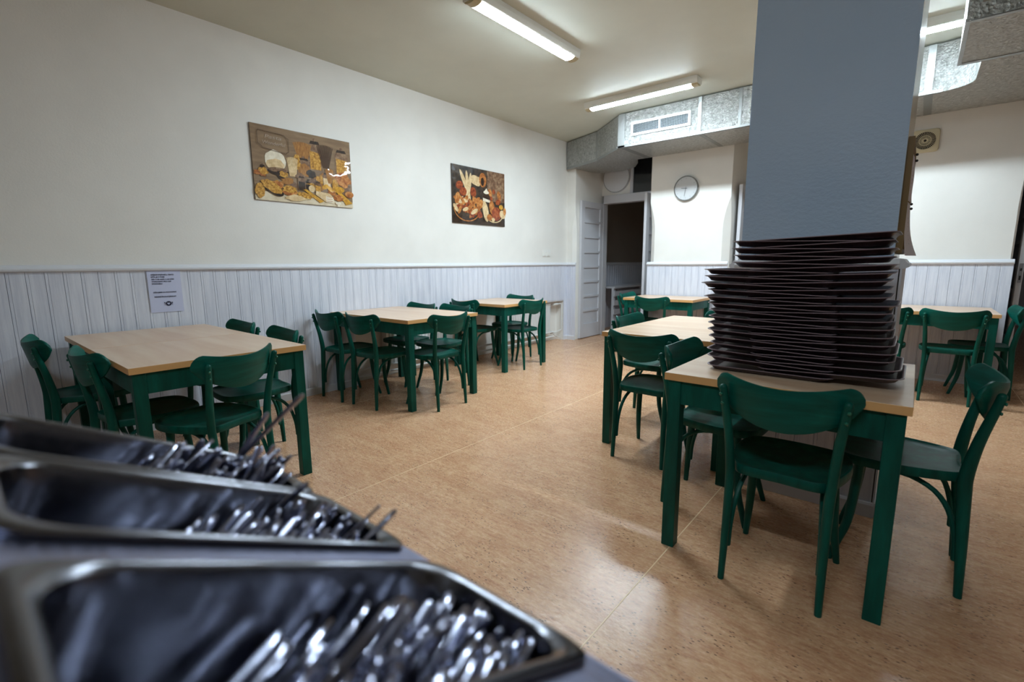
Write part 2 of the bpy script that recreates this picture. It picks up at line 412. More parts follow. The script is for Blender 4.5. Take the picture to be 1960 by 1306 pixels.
# circular extractor plate above the doorway
t_ = thing('extractor_fan', (-3.83, 7.199, 2.545), 'round greyish extractor fan plate on the boarding above the open doorway', 'fan')
bm = BM(); cyl(bm, (0, -.03, 0), .232, .03, 'y', 40); new_obj('fan_plate', bm, M['whitetrim'], t_, True)
bm = BM()
for r in (.226,):
    tube(bm, [(r * cos(a * pi / 20), -.034, r * sin(a * pi / 20)) for a in range(41)], .003, 6, smoothpath=False)
new_obj('fan_guard', bm, M['clockrim'], t_, True)

# ------------------------------------------------------------------ lamps
def lamp(loc, rz, label, L=1.27, tube_mat='tube'):
    t = thing('ceiling_lamp', loc, label, 'lamp', rz, 'fluorescent ceiling lamps')
    bm = BM(); prof = [(-.070, 0), (-.068, -.030), (-.060, -.062), (-.052, -.066), (.052, -.066), (.060, -.062), (.068, -.030), (.070, 0)]
    loft(bm, [[(x, y, z) for y, z in prof] for x in (-L / 2, L / 2)]); new_obj('housing', bm, M['lamphouse'], t)
    bm = BM(); n = 9; pr = [(.050 * cos(pi * i / n), -.0665 - .015 * sin(pi * i / n)) for i in range(n + 1)]
    loft(bm, [[(x, y, z) for y, z in pr] for x in (-L / 2 + .065, L / 2 - .065)]); new_obj('diffuser', bm, M[tube_mat], t, True)
    for s in (-1, 1):
        bm = BM(); pr = [(.053 * cos(pi * i / n), -.064 - .020 * sin(pi * i / n)) for i in range(n + 1)]
        loft(bm, [[(x, y, z) for y, z in pr] for x in (s * (L / 2 - .065), s * (L / 2 - .004))]); new_obj('end_cap', bm, M['lampcap'], t, True)
    return t
lamp((-2.46, 3.15, CZ - .001), radians(90), 'lit fluorescent ceiling lamp running parallel to the wall with the food pictures')
lamp((-2.46, 5.06, CZ - .001), 0, 'lit fluorescent ceiling lamp in front of the foil duct with the air grille')
lamp((-.50, 5.10, CZ - .001), 0, 'lit fluorescent ceiling lamp partly hidden between the blue pillar and a foil duct')
lamp((.05, -.75, CZ - .001), 0, 'fluorescent ceiling lamp behind the serving counter', tube_mat='tube_dim')  # unseen lamp, set here for the light on pillar and cutlery

# ------------------------------------------------------------------ ducts
def duct(name, poly, z0, z1, label, tapes=(), smooth=False):
    t = thing(name, (0, 0, 0), label, 'air duct')
    bm = BM(); prism(bm, poly, z0, z1)
    new_obj('duct_body', bm, M['foil'], t)
    if tapes:
        bm = BM()
        for a, b in tapes: box(bm, a, b)
        new_obj('foil_tape', bm, M['tape'], t)
    return t
arc = [(-.02 + .22 * sin(radians(a)), 5.40 + .22 * cos(radians(a))) for a in range(0, 91, 10)]
poly = [(-4.215, 6.34), (-3.56, 6.10), (-2.97, 5.62)] + arc + [(.2, 4.76), (1.6, 4.76), (1.6, 6.395), (-3.1, 6.395), (-3.2, 6.62), (-3.35, 6.85), (-3.65, 7.02), (-3.95, 7.0), (-4.07, 6.85), (-4.085, 6.395), (-4.215, 6.395)]
DZ0, DZ1 = 2.60, 2.985
dt = duct('foil_duct', poly, DZ0, DZ1, 'long silver foil wrapped duct along the far wall with a white air grille',
          [((-2.99, 5.612, DZ0 - .002), (-2.90, 5.622, DZ1)), ((-3.0, 5.612, DZ0 - .003), (0, 5.66, DZ0 + .02)), ((-2.02, 5.611, DZ0), (-1.985, 5.622, DZ1)), ((-1.60, 5.611, DZ0), (-1.57, 5.622, DZ1)),
           ((-.11, 5.611, DZ0), (-.06, 5.622, DZ1)), ((-2.97, 5.62, DZ0 - .002), (-2.90, 6.39, DZ0)), ((-2.02, 5.62, DZ0 - .002), (-1.97, 6.39, DZ0)), ((-.11, 5.62, DZ0 - .002), (-.05, 6.39, DZ0))])
bm = BM(); a = math.atan2(.48, -.59)
for (xa, ya, xb, yb) in ((-2.97, 5.62, -3.56, 6.10), (-3.56, 6.10, -4.215, 6.34)):
    d = Vector((xb - xa, yb - ya, 0)); L = d.length; A = Matrix.Translation((xa, ya, 0)) @ Matrix.Rotation(math.atan2(d.y, d.x), 4, 'Z')
    box(bm, (0, 0, DZ0 - .004), (L, .003, DZ0 + .03), M4=A); box(bm, (0, 0, DZ0), (.03, .004, DZ1), M4=A)
new_obj('foil_tape', bm, M['tape'], dt)
# grille
g = bpy.data.objects.new('air_grille', None); COL.objects.link(g); g.parent = dt
bm = BM(); x0, x1, z0, z1 = -2.815, -2.10, 2.71, 2.865; y = 5.604; fr = .026
box(bm, (x0, y, z0), (x1, y + .015, z0 + fr)); box(bm, (x0, y, z1 - fr), (x1, y + .015, z1)); box(bm, (x0, y, z0 + fr), (x0 + fr, y + .015, z1 - fr)); box(bm, (x1 - fr, y, z0 + fr), (x1, y + .015, z1 - fr))
box(bm, ((x0 + x1) / 2 - .008, y - .002, z0 + fr), ((x0 + x1) / 2 + .008, y + .012, z1 - fr))
o = new_obj('grille_frame', bm, M['grille'], g)
bm = BM(); box(bm, (x0 + fr, y + .012, z0 + fr), (x1 - fr, y + .0145, z1 - fr)); new_obj('grille_backing', bm, M['grilleblack'], g)
bm = BM()
for i in range(1, 7):
    z = z0 + fr + (z1 - z0 - 2 * fr) * i / 7; box(bm, (x0 + fr, y + .003, z - .002), (x1 - fr, y + .006, z + .002))
for i in range(1, 34):
    x = x0 + fr + (x1 - x0 - 2 * fr) * i / 34; box(bm, (x - .0012, y + .006, z0 + fr), (x + .0018, y + .009, z1 - fr))
new_obj('grille_louvres', bm, plain('grille_bar_grey', '#70767a', .5, .5), g)
duct('foil_duct', [(.072, 3.93), (1.7, 3.93), (1.7, 4.74), (.072, 4.74)], 2.535, 2.95, 'wide silver foil wrapped duct box hanging crosswise under the ceiling past the blue pillar',
     [((.068, 3.932, 2.532), (.09, 4.738, 2.55)), ((.091, 4.70, 2.531), (1.69, 4.742, 2.536)), ((.091, 3.928, 2.531), (1.69, 3.96, 2.537))])
duct('foil_duct', [(.13, 3.05), (1.7, 3.05), (1.7, 3.86), (.13, 3.86)], 2.60, 2.96, 'second silver foil duct section hanging in front of the crosswise duct box',
     [((.128, 3.82, 2.592), (1.69, 3.864, 2.601)), ((.127, 3.052, 2.593), (.15, 3.819, 2.602))])

# ------------------------------------------------------------------ wall items
t_ = thing('wall_clock', (-2.402, YF - .002, 2.146), 'round grey wall clock with thin black hands on the pier between the doorways', 'clock')
bm = BM(); r = .157
loft(bm, [[(rr * cos(2 * pi * i / 48), yy, rr * sin(2 * pi * i / 48)) for i in range(48)] for rr, yy in ((r, 0), (r, -.03), (r - .005, -.036), (r - .012, -.036), (r - .014, -.028))], cap=False); new_obj('rim', bm, M['clockrim'], t_, True)
bm = BM(); cyl(bm, (0, -.027, 0), r - .012, .024, 'y', 48); new_obj('face', bm, M['clockface'], t_, True)
def hand(ang, L, w, y):
    bm = BM(); A = Matrix.Rotation(-radians(ang), 4, 'Y'); box(bm, (-w, y - .001, -.02), (w, y, L), M4=Matrix.Rotation(radians(ang), 4, 'Y')); return new_obj('hand', bm, M['blackpl'], t_)
hand(274, .06, .0022, -.0295); hand(189, .098, .0017, -.0315)
bm = BM()
for i in range(12):
    a = radians(30 * i); A = Matrix.Rotation(a, 4, 'Y'); box(bm, (-.0015, -.0285, .112), (.0015, -.0275, .13), M4=A)
new_obj('hour_marks', bm, plain('pale_clock_marks', '#8b8d8f', .5), t_)

t_ = thing('wall_fan', (-.072, YF - .002, 2.357), 'square cream ventilation fan with a round dark grille high on the far pier', 'fan')
bm = BM(); loft(bm, [[Vector((p.x, yy, p.y)) for p in rrect(w, w, .03)] for w, yy in ((.215, 0), (.215, -.012), (.205, -.022), (.178, -.026))]); new_obj('housing', bm, M['fancream'], t_, True)
bm = BM(); cyl(bm, (0, -.029, 0), .082, .004, 'y', 32); new_obj('fan_recess', bm, M['fandark'], t_)
bm = BM()
for i in range(36):
    A = Matrix.Rotation(2 * pi * i / 36, 4, 'Y'); box(bm, (-.0012, -.033, .012), (.0012, -.030, .083), M4=A)
for r in (.083, .045, .016):
    tube(bm, [(r * cos(a * pi / 20), -.032, r * sin(a * pi / 20)) for a in range(41)], .0025, 6, smoothpath=False)
new_obj('fan_grille', bm, M['fancream'], t_)

for i, y in enumerate((5.80, 5.905)):
    t_ = thing('light_switch', (XL + .001, y, 1.35), ['small white light switch above the panelling, the one facing farther from the doorway', 'small white light switch above the panelling, the one closer to the open white door'][i], 'light switch', 0, 'light switches')
    bm = BM(); box(bm, (0, -.04, -.048), (.009, .04, .048), bev=.003); new_obj('plate', bm, M['switch'], t_)
    bm = BM(); box(bm, (.009, -.026, -.034), (.014, .026, .03), bev=.002); new_obj('rocker', bm, M['switch'], t_)

# notice sheet
def text(name, s, size, mat, parent, loc, rot, ext=.0002, align='LEFT', bold=0.0, shear=0, xs=1):
    cu = bpy.data.curves.new(name, 'FONT'); cu.body = s; cu.size = size; cu.extrude = ext; cu.align_x = align; cu.offset = bold; cu.shear = shear
    cu.materials.append(mat)
    o = bpy.data.objects.new(name, cu); COL.objects.link(o)
    bpy.context.view_layer.update()
    me = bpy.data.meshes.new_from_object(o.evaluated_get(bpy.context.evaluated_depsgraph_get()))
    bpy.data.objects.remove(o)
    o = bpy.data.objects.new(name, me); COL.objects.link(o); o.parent = parent; o.location = loc; o.rotation_euler = rot; o.scale = (xs, 1, 1)
    return o
RW = (radians(90), 0, radians(90))     # text lying on the left wall, reading along +y
t_ = thing('paper_notice', (XL + .016, .977, .866), 'white printed paper notice with a plate symbol fixed to the panelled wall', 'notice')
bm = BM(); rings = []
for i in range(9):
    z = .301 * i / 8; b = .0012 + .002 * sin(z * 9)
    rings.append([(b, 0, z), (b + .0005 * 0, .205, z), (b - .0003, .205, z), (b - .0003, 0, z)])
loft(bm, rings); new_obj('sheet', bm, M['paper'], t_, True)
xo = .0045
for i, (s, z, w, y) in enumerate((('VÁŽENÍ STRÁVNÍCI, TENTO', .268, .142, .022), ('STŮL JE V ČASE', .252, .083, .022), ('OD 11.00 HOD-11.30 HOD', .235, .138, .024), ('VYHRAZENÝ PRO CIZÍ', .219, .120, .024), ('STRÁVNÍKY.', .203, .066, .024),
                                 ('DĚKUJEME ZA POCHOPENÍ.', .141, .142, .027), ('VEDENÍ ŠKOLNÍ JÍDELNY.', .109, .138, .029))):
    o = text('printed_line', s, .0125, M['ink'], t_, (xo, y, z), RW, bold=.0003)
    bx = [v.co.x for v in o.data.vertices]; o.scale = (w / (max(bx) - min(bx)), 1, 1)
bm = BM()
def ringxz(cx, cz, r0, r1, n=28):
    for i in range(n):
        a, b = 2 * pi * i / n, 2 * pi * (i + 1) / n
        bm.faces.new([bm.verts.new((xo, cx + r * cos(t) * 1.12, cz + r * sin(t))) for r, t in ((r0, a), (r1, a), (r1, b), (r0, b))])
CX_, CZ_ = .112, .062
ringxz(CX_, CZ_, .0105, .0165)
# dark plate with a heart-shaped clear centre
hp = []
for i in range(32):
    a = 2 * pi * i / 32; hp.append((.00062 * 16 * sin(a) ** 3, .00062 * (13 * cos(a) - 5 * cos(2 * a) - 2 * cos(3 * a) - cos(4 * a))))
for i in range(32):
    a, b = 2 * pi * i / 32, 2 * pi * (i + 1) / 32; j = (i + 1) % 32
    bm.faces.new([bm.verts.new((xo, CX_ + q[0], CZ_ + q[1])) for q in (hp[i], (.0118 * sin(a), .0118 * cos(a)), (.0118 * sin(b), .0118 * cos(b)), hp[j])])
for s in (-1, 1):
    box(bm, (xo - .0001, CX_ + s * .0235 - .001, CZ_ - .012), (xo, CX_ + s * .0235 + .001, CZ_ + .004))
    box(bm, (xo - .0001, CX_ + s * .0235 - .0028, CZ_ + .003), (xo, CX_ + s * .0235 + .0028, CZ_ + .011))
new_obj('plate_symbol', bm, M['ink'], t_)

# pinned board on the pillar side -------------------------------------------------
t_ = thing('notice_board', (PXR + .001, 2.80, 1.235), 'wood framed notice board seen edge-on on the side of the blue pillar', 'notice board')
bm = BM(); box(bm, (0, 0, 0), (.022, .022, .5)); box(bm, (0, .52, 0), (.022, .542, .5)); box(bm, (0, .022, 0), (.022, .52, .022)); box(bm, (0, .022, .478), (.022, .52, .5)); new_obj('frame', bm, M['cork'], t_)
bm = BM(); box(bm, (0, .022, .022), (.012, .52, .478)); new_obj('cork_panel', bm, M['corkboard'], t_)
def sheet(name, y, z0, z1, w, label, curl, seed):
    bm = BM(); n = 10; rings = []
    for i in range(n + 1):
        u = i / n; z = z1 + (z0 - z1) * u; off = .012 + curl * u ** 1.6 + .004 * sin(5 * u + seed)
        k0 = off * .35; rings.append([(k0, -w / 2, z), (off * .7, 0, z), (off, w / 2, z), (off - .0004, w / 2, z), (off * .7 - .0004, 0, z), (k0 - .0004, -w / 2, z)])
    loft(bm, rings); root = thing(name, (PXR + .012, y, 0), label, 'paper', 0, 'papers pinned to the notice board')
    new_obj('sheet', bm, M['papergrey'], root, True)
    for k, dy in enumerate((-.05, .03)):
        bm = BM(); bmesh.ops.create_uvsphere(bm, u_segments=10, v_segments=8, radius=.006, matrix=Matrix.Translation((.022, dy, z1 - .012 - .014 * k))); new_obj('push_pin', bm, M['blackpl'], root, True)
    bm = BM()
    for k in range(7):
        z = z1 - (z1 - z0) * (.3 + .08 * k); u = (z1 - z) / (z1 - z0); off = .012 + curl * u ** 1.6 + .004 * sin(5 * u + seed)
        box(bm, (off * .7 + .0002, -.01, z), (off * .7 + .0006, .0, z + .003))
    new_obj('printed_lines', bm, M['ink'], root)
sheet('pinned_sheet', 2.93, 1.47, 1.68, .18, 'curling paper sheet pinned high on the notice board', .012, 0)
sheet('pinned_sheet', 2.98, 1.225, 1.47, .20, 'long grey paper sheet hanging from the notice board down to the panel cap', .05, 1.2)

# radiators and pipes ---------------------------------------------------------------
def radiator(y0, y1, label):
    t = thing('radiator', (NX + .02, y0, .13), label, 'radiator', 0, 'radiators in the wall niche')
    L = y1 - y0; n = round(L / .05); h = .46; w = L / n
    bm = BM(); prof = []
    for i in range(n): prof += [(i * w + .002, .0), (i * w + .008, .016), (i * w + w - .008, .016), (i * w + w - .002, 0)]
    prof = [(0, -.0)] + prof + [(L, 0), (L, -.05), (0, -.05)]
    loft(bm, [[(.06 + q, s, z) for s, q in prof] for z in (0, h)]); new_obj('rib_panel', bm, M['radiator'], t)
    bm = BM(); box(bm, (.005, 0, h), (.075, L, h + .012), bev=.003); new_obj('top_cover', bm, M['radiator'], t)
    bm = BM(); cyl(bm, (.04, L, .42), .011, .05, 'y', 12); cyl(bm, (.04, L, .03), .011, .05, 'y', 12); new_obj('pipe_stub', bm, M['radiator'], t, True)
    return t
radiator(3.0, 3.98, 'white ribbed radiator in the wall niche behind the five-chair table')
rr_ = radiator(4.93, 6.02, 'white ribbed radiator in the wall niche next to the pipe valve')
t_ = thing('heating_pipe', (NX + .072, 6.082, 0), 'white heating pipes with a thermostat valve at the open end of the wall niche', 'pipe')
bm = BM(); tube(bm, [(0, 0, .57), (.03, .12, .575), (.035, .2, .57), (.035, .215, .5), (.035, .215, .3), (.035, .215, .16)], .0095, 10); tube(bm, [(0, -.02, .12), (.0, .1, .13), (.03, .215, .16)], .009, 10)
tube(bm, [(0, 0, .16), (.01, .05, .10), (.02, .12, .06), (.03, .19, .03), (.03, .21, .0)], .008, 8); new_obj('riser_pipe', bm, M['radiator'], t_, True)
bm = BM(); cyl(bm, (.03, .03, .575), .02, .075, 'y', 16); cyl(bm, (.03, .0, .575), .014, .03, 'y', 14); new_obj('thermostat_valve', bm, M['switch'], t_, True)
for i, z in enumerate((.145, .075)):
    bm = BM(); tube(bm, [(NX + .095, NY0 + .02, z - .01), (NX + .095, 6.1, z)], .012, 10, smoothpath=False)
    o = new_obj('floor_pipe', bm, M['radiator'], None, True)
    tag(o, ['white heating pipe under the radiators, the upper one of the pair', 'white heating pipe under the radiators, the lower one along the floor'][i], 'pipe', 'pipes along the niche floor')

# slatted radiator cover in the dark room
t_ = thing('slatted_cover', (-4.38, 7.62, 0), 'grey slatted wooden radiator cover in the dark room past the doorway', 'radiator cover')
bm = BM(); box(bm, (.0, 0, .76), (.34, 2.4, .79)); new_obj('top_board', bm, M['doorpaint'], t_)
for y in (0, 1.1, 2.34):
    bm = BM(); box(bm, (.28, y, 0), (.32, y + .06, .76)); new_obj('post', bm, M['doorpaint'], t_)
for i in range(4):
    bm = BM(); z = .62 - i * .16; box(bm, (.32, 0, z), (.338, 2.4, z + .09)); new_obj('slat', bm, M['doorpaint'], t_)

# ------------------------------------------------------------------ pictures
def quad(bm, pts, x, mi):
    f = bm.faces.new([bm.verts.new((x, a, b)) for a, b in pts]); f.material_index = mi
def blob(bm, cy, cz, ry, rz_, x, mi, n=18, rot=0, jag=0):
    pts = []
    for i in range(n):
        a = 2 * pi * i / n; k = 1 + jag * (random.random() - .5)
        u, v = ry * k * cos(a), rz_ * k * sin(a); pts.append((cy + u * cos(rot) - v * sin(rot), cz + u * sin(rot) + v * cos(rot)))
    quad(bm, pts, x, mi)
def pic_mat(name, a, b, scale=30, sc=(1, 1, 1), c=None):
    t = NT(name); stops = [(.35, lin(a)), (.62, lin(b))]
    if c: stops = [(.3, lin(a)), (.5, lin(b)), (.68, lin(c))]
    t.col(t.ramp(t.noise(scale, 4, .65, sc), stops)); t.set(Roughness=.55, Specular_IOR_Level=.2, Coat_Weight=.55, Coat_Roughness=.03)
    w = t.n('ShaderNodeBump'); w.inputs['Strength'].default_value = .35; w.inputs['Distance'].default_value = .02
    t.l(t.noise(5, 2, .4), w.inputs['Height']); t.l(w.outputs[0], t.b.inputs['Coat Normal']); return t.m
PM = [pic_mat('print_wood_brown', '#7d644b', '#8f7558', 9, (1, .5, 3)),        # 0 backdrop
      pic_mat('print_pasta_gold', '#6e4416', '#c08a35', 55, c='#e0b45a'),        # 1 pasta
      pic_mat('print_spaghetti', '#7d4c1c', '#b98343', 60, (1, 4, .4)),        # 2
      pic_mat('print_jar_glass', '#4a3122', '#7b5c45', 24, c='#a08568'),         # 3
      pic_mat('print_table', '#c7b698', '#ddd0b6', 12),                          # 4
      pic_mat('print_dark', '#1d130c', '#3a2513', 20),                           # 5
      pic_mat('print_flour', '#d9cdb5', '#efe6d2', 20),                          # 6
      pic_mat('print_yellow', '#b07b22', '#d9a436', 40),                         # 7
      pic_mat('print_line', '#4b331f', '#4b331f'),                               # 8
      pic_mat('print_bread', '#7a3f1a', '#b26d33', 28, c='#d49a58'),             # 9
      pic_mat('print_dark_backdrop', '#1f1915', '#4a3a2b', 12),                  # 10
      pic_mat('print_red_bread', '#5e2412', '#8e3d1c', 30, c='#b4622f'),         # 11
      pic_mat('print_cream', '#c5a679', '#e2c99d', 30)]                          # 12
def picture(name, loc, w, h, label, cat='picture'):
    t = thing(name, loc, label, cat); bm = BM(); box(bm, (0, 0, 0), (.012, w, h)); new_obj('backing_board', bm, plain('picture_edge_board', '#4d3a2a', .5), t); return t
def layers(bm):
    st = [.0122]
    def nx():
        st[0] += .00006; return st[0]
    return nx
W1, H1 = .895, .600
t_ = picture('food_picture', (XL + .001, 1.776, 1.738), W1, H1, 'glossy brown picture of pasta and jars on the white wall, with a framed caption')
random.seed(21); bm = BM(); nx = layers(bm)
quad(bm, [(0, 0), (W1, 0), (W1, H1), (0, H1)], nx(), 0)
quad(bm, [(0, 0), (W1, 0), (W1, .05), (0, .075)], nx(), 4)
def fan(cy, cz, h, w0, w1, mi, n=14):
    for i in range(n):
        u = i / (n - 1) - .5; quad(bm, [(cy + u * w0 - .004, cz), (cy + u * w0 + .004, cz), (cy + u * w1 + .004, cz + h * (1 - .3 * u * u)), (cy + u * w1 - .004, cz + h * (1 - .3 * u * u))], nx(), mi)
def jar(cy, cz, w, h, mi=3, fill=1):
    x = nx(); quad(bm, [(cy - w / 2, cz), (cy + w / 2, cz), (cy + w / 2, cz + h * .7), (cy + w * .36, cz + h * .82), (cy - w * .36, cz + h * .82), (cy - w / 2, cz + h * .7)], x, mi)
    quad(bm, [(cy - w * .42, cz + h * .02), (cy + w * .42, cz + h * .02), (cy + w * .42, cz + h * .55), (cy - w * .42, cz + h * .6)], nx(), fill)
    quad(bm, [(cy - w * .4, cz + h * .82), (cy + w * .4, cz + h * .82), (cy + w * .3, cz + h * .92), (cy - w * .3, cz + h * .92)], nx(), 5); blob(bm, cy, cz + h * .96, w * .12, h * .05, nx(), 3)
jar(.545, .30, .12, .27, 3, 1); fan(.43, .33, .19, .05, .16, 2, 18); fan(.64, .33, .20, .05, .15, 8, 12); jar(.80, .29, .13, .24, 3, 1)
jar(.43, .23, .12, .17, 3, 2); blob(bm, .43, .30, .06, .04, nx(), 2, jag=.3); blob(bm, .37, .35, .035, .06, nx(), 1, jag=.3); fan(.33, .22, .16, .05, .09, 12, 10)
blob(bm, .185, .33, .085, .085, nx(), 6, 22, jag=.12); blob(bm, .185, .295, .075, .05, nx(), 12, 20, jag=.2); blob(bm, .205, .245, .09, .032, nx(), 5); blob(bm, .205, .258, .085, .02, nx(), 3)
jar(.075, .19, .05, .10, 5, 9)
for k in range(26): blob(bm, .03 + .82 * random.random(), .13 + .14 * random.random(), .03 + .03 * random.random(), .02 + .02 * random.random(), nx(), random.choice((1, 1, 5, 2, 9, 3)), 14, jag=.5)
jar(.64, .16, .08, .14, 3, 12); fan(.67, .20, .13, .03, .075, 2, 12); blob(bm, .80, .25, .08, .07, nx(), 9, jag=.4); blob(bm, .72, .19, .03, .06, nx(), 1, jag=.3)
jar(.40, .11, .07, .13, 3, 5); jar(.55, .11, .06, .10, 3, 1); blob(bm, .49, .135, .03, .03, nx(), 12)
blob(bm, .15, .10, .095, .045, nx(), 5, rot=-.5); blob(bm, .14, .115, .09, .04, nx(), 1, 22, -.5, .25); blob(bm, .04, .075, .04, .06, nx(), 1, 16, 0, .2)
blob(bm, .29, .085, .065, .03, nx(), 9); blob(bm, .29, .11, .06, .03, nx(), 1, 18, 0, .3); blob(bm, .36, .045, .12, .026, nx(), 12, 24, .1, .4); blob(bm, .42, .07, .07, .022, nx(), 1, 24, -.2, .4)
quad(bm, [(.41, .12), (.44, .125), (.60, .035), (.56, .02)], nx(), 7); quad(bm, [(.53, .12), (.66, .11), (.70, .07), (.69, .03), (.62, .03), (.52, .09)], nx(), 12); quad(bm, [(.62, .03), (.69, .03), (.70, .08), (.62, .085)], nx(), 6)
for k in range(3): quad(bm, [(.625, .04 + k * .018), (.685, .042 + k * .018), (.685, .046 + k * .018), (.625, .044 + k * .018)], nx(), 9)
quad(bm, [(.72, .14), (.76, .14), (.89, .04), (.82, .02), (.80, .05)], nx(), 7); blob(bm, .76, .155, .05, .028, nx(), 7); blob(bm, .74, .08, .05, .03, nx(), 9, jag=.3); blob(bm, .86, .12, .045, .03, nx(), 9)
blob(bm, .62, .165, .035, .02, nx(), 7, rot=.5); blob(bm, .67, .15, .035, .02, nx(), 7, rot=-.6); blob(bm, .74, .03, .028, .014, nx(), 6); quad(bm, [(.73, .0), (.75, .0), (.75, .028), (.73, .028)], nx(), 6)
# caption outline
def line(a, b, w=.0018, mi=8):
    a = Vector(a + (0,)); b = Vector(b + (0,)); d = (b - a).normalized(); n = Vector((-d.y, d.x, 0)) * w
    quad(bm, [((a + n).x, (a + n).y), ((b + n).x, (b + n).y), ((b - n).x, (b - n).y), ((a - n).x, (a - n).y)], nx(), mi)
cap = [(.06, .555), (.27, .545), (.285, .53), (.305, .52), (.305, .415), (.288, .408), (.28, .395), (.085, .42), (.075, .435), (.05, .45), (.05, .535)]
for i in range(len(cap)): line(cap[i], cap[(i + 1) % len(cap)])
new_obj('print', bm, PM, t_)
tm = plain('caption_letters', '#a38b70', .4)
o = text('caption', 'Pasta', .045, tm, t_, (.0165, .105, .50), RW, shear=.2); bx = [v.co.x for v in o.data.vertices]; o.scale = (.14 / (max(bx) - min(bx)), .9, 1)
o = text('caption', 'Wonderful', .045, tm, t_, (.0165, .085, .452), RW, shear=.2); bx = [v.co.x for v in o.data.vertices]; o.scale = (.19 / (max(bx) - min(bx)), .9, 1)

W2, H2 = .93, .665
t_ = picture('food_picture', (XL + .001, 3.975, 1.68), W2, H2, 'dark picture of baguettes, rolls and bread baskets on the white wall')
random.seed(5); bm = BM(); nx = layers(bm)
quad(bm, [(0, 0), (W2, 0), (W2, H2), (0, H2)], nx(), 10); quad(bm, [(.6, .3), (W2, .3), (W2, H2), (.6, H2)], nx(), 3); quad(bm, [(0, 0), (W2, 0), (W2, .10), (0, .09)], nx(), 5)
for (y0, z0, y1, z1, w) in ((.14, .60, .27, .36, .028), (.24, .60, .265, .36, .025), (.31, .58, .27, .34, .025), (.24, .42, .28, .26, .04)):
    d = Vector((y1 - y0, z1 - z0, 0)); blob(bm, (y0 + y1) / 2, (z0 + z1) / 2, d.length / 2 + .02, w, nx(), 12, 20, math.atan2(d.y, d.x))
blob(bm, .40, .52, .10, .06, nx(), 12, 20, -.1, .2); blob(bm, .52, .54, .065, .085, nx(), 9, 22); blob(bm, .515, .52, .03, .05, nx(), 5)
for (y, z, a, b, mi) in ((.12, .44, .06, .045, 11), (.18, .37, .06, .05, 11), (.35, .38, .05, .06, 11), (.65, .40, .035, .05, 9), (.66, .33, .04, .03, 11), (.82, .38, .035, .06, 9), (.80, .30, .05, .035, 11), (.72, .42, .03, .03, 11)): blob(bm, y, z, a, b, nx(), mi, 18, .3)
blob(bm, .585, .34, .065, .05, nx(), 5); blob(bm, .58, .40, .05, .02, nx(), 6); quad(bm, [(.54, .405), (.62, .40), (.585, .45)], nx(), 6); quad(bm, [(.52, .29), (.65, .28), (.65, .31), (.52, .33)], nx(), 6)
for k in range(34): blob(bm, .05 + .42 * random.random(), .10 + .20 * random.random(), .05 + .02 * random.random(), .02 + .008 * random.random(), nx(), random.choice((9, 9, 11, 12)), 14, random.random() * 3)
blob(bm, .08, .29, .04, .07, nx(), 9, 18, -.3)
for k in range(22):
    a = pi + pi * k / 21; b = pi + pi * (k + 1) / 21
    for (cy, cz, ry, rz_) in ((.24, .18, .21, .14), (.72, .15, .16, .10)): quad(bm, [(cy + ry * cos(a), cz + rz_ * sin(a)), (cy + ry * cos(b), cz + rz_ * sin(b)), (cy + (ry + .012) * cos(b), cz + (rz_ + .012) * sin(b)), (cy + (ry + .012) * cos(a), cz + (rz_ + .012) * sin(a))], nx(), 9 if cy < .5 else 12)
blob(bm, .56, .17, .05, .13, nx(), 12, 22, .25, .1); blob(bm, .68, .22, .05, .09, nx(), 9, 20, .2); blob(bm, .76, .15, .09, .085, nx(), 11, 20); blob(bm, .63, .10, .05, .04, nx(), 9); blob(bm, .70, .075, .03, .025, nx(), 12)
blob(bm, .47, .25, .04, .06, nx(), 9, 16, -.4); blob(bm, .45, .12, .05, .04, nx(), 11); blob(bm, .85, .24, .04, .03, nx(), 7); blob(bm, .88, .15, .06, .05, nx(), 12, 16, -.5); blob(bm, .92, .19, .03, .05, nx(), 9, 10)
new_obj('print', bm, PM, t_)

# ------------------------------------------------------------------ tables
def table(x0, y0, w, d, label, group=None, h=.76, lg=.052):
    t = thing('dining_table', (x0, y0, 0), label, 'table', 0, group)
    bm = BM(); box(bm, (0, 0, h - .03), (w, d, h), 1, .0015)
    for f in bm.faces:
        if f.normal.z > .9 and f.calc_center_median().z > h - .001: f.material_index = 0
    bm.normal_update()
    for f in bm.faces: f.material_index = 0 if (f.normal.z > .8) else 1
    new_obj('tabletop', bm, [M['beech'], M['beechedge']], t)
    i = .012; z1 = h - .03; z0 = z1 - .098
    for a, b in (((i + lg, i + .006), (w - i - lg, i + .028)), ((i + lg, d - i - .028), (w - i - lg, d - i - .006)), ((i + .006, i + lg), (i + .028, d - i - lg)), ((w - i - .028, i + lg), (w - i - .006, d - i - lg))):
        bm = BM(); box(bm, (a[0], a[1], z0), (b[0], b[1], z1)); new_obj('apron', bm, M['green'], t)
    for px in (i, w - i - lg):
        for py in (i, d - i - lg):
            bm = BM(); box(bm, (px, py, 0), (px + lg, py + lg, z1), bev=.003); new_obj('leg', bm, M['green'], t)
    return t
table(-3.375, .490, .785, .80, 'beech-topped green table of a joined pair, the one farther from the panelled wall', 'joined pair of tables by the notice')
table(-4.165, .490, .785, .80, 'beech-topped green table of a joined pair, standing against the wall below the notice', 'joined pair of tables by the notice')
table(-4.222, 2.365, 1.162, .795, 'long beech-topped green table ringed by five chairs in front of the niche')
table(-4.20, 3.93, .80, .79, 'small square beech-topped green table nearest the two light switches')
table(-.752, 1.862, .782, .80, 'square beech-topped green table carrying the tall stack of trays')
table(-1.545, 2.755, .79, 1.21, 'long beech-topped green table between the tray table and the clock pier')
table(-2.90, 5.70, .90, .66, 'beech-topped green table standing against the pier under the clock')
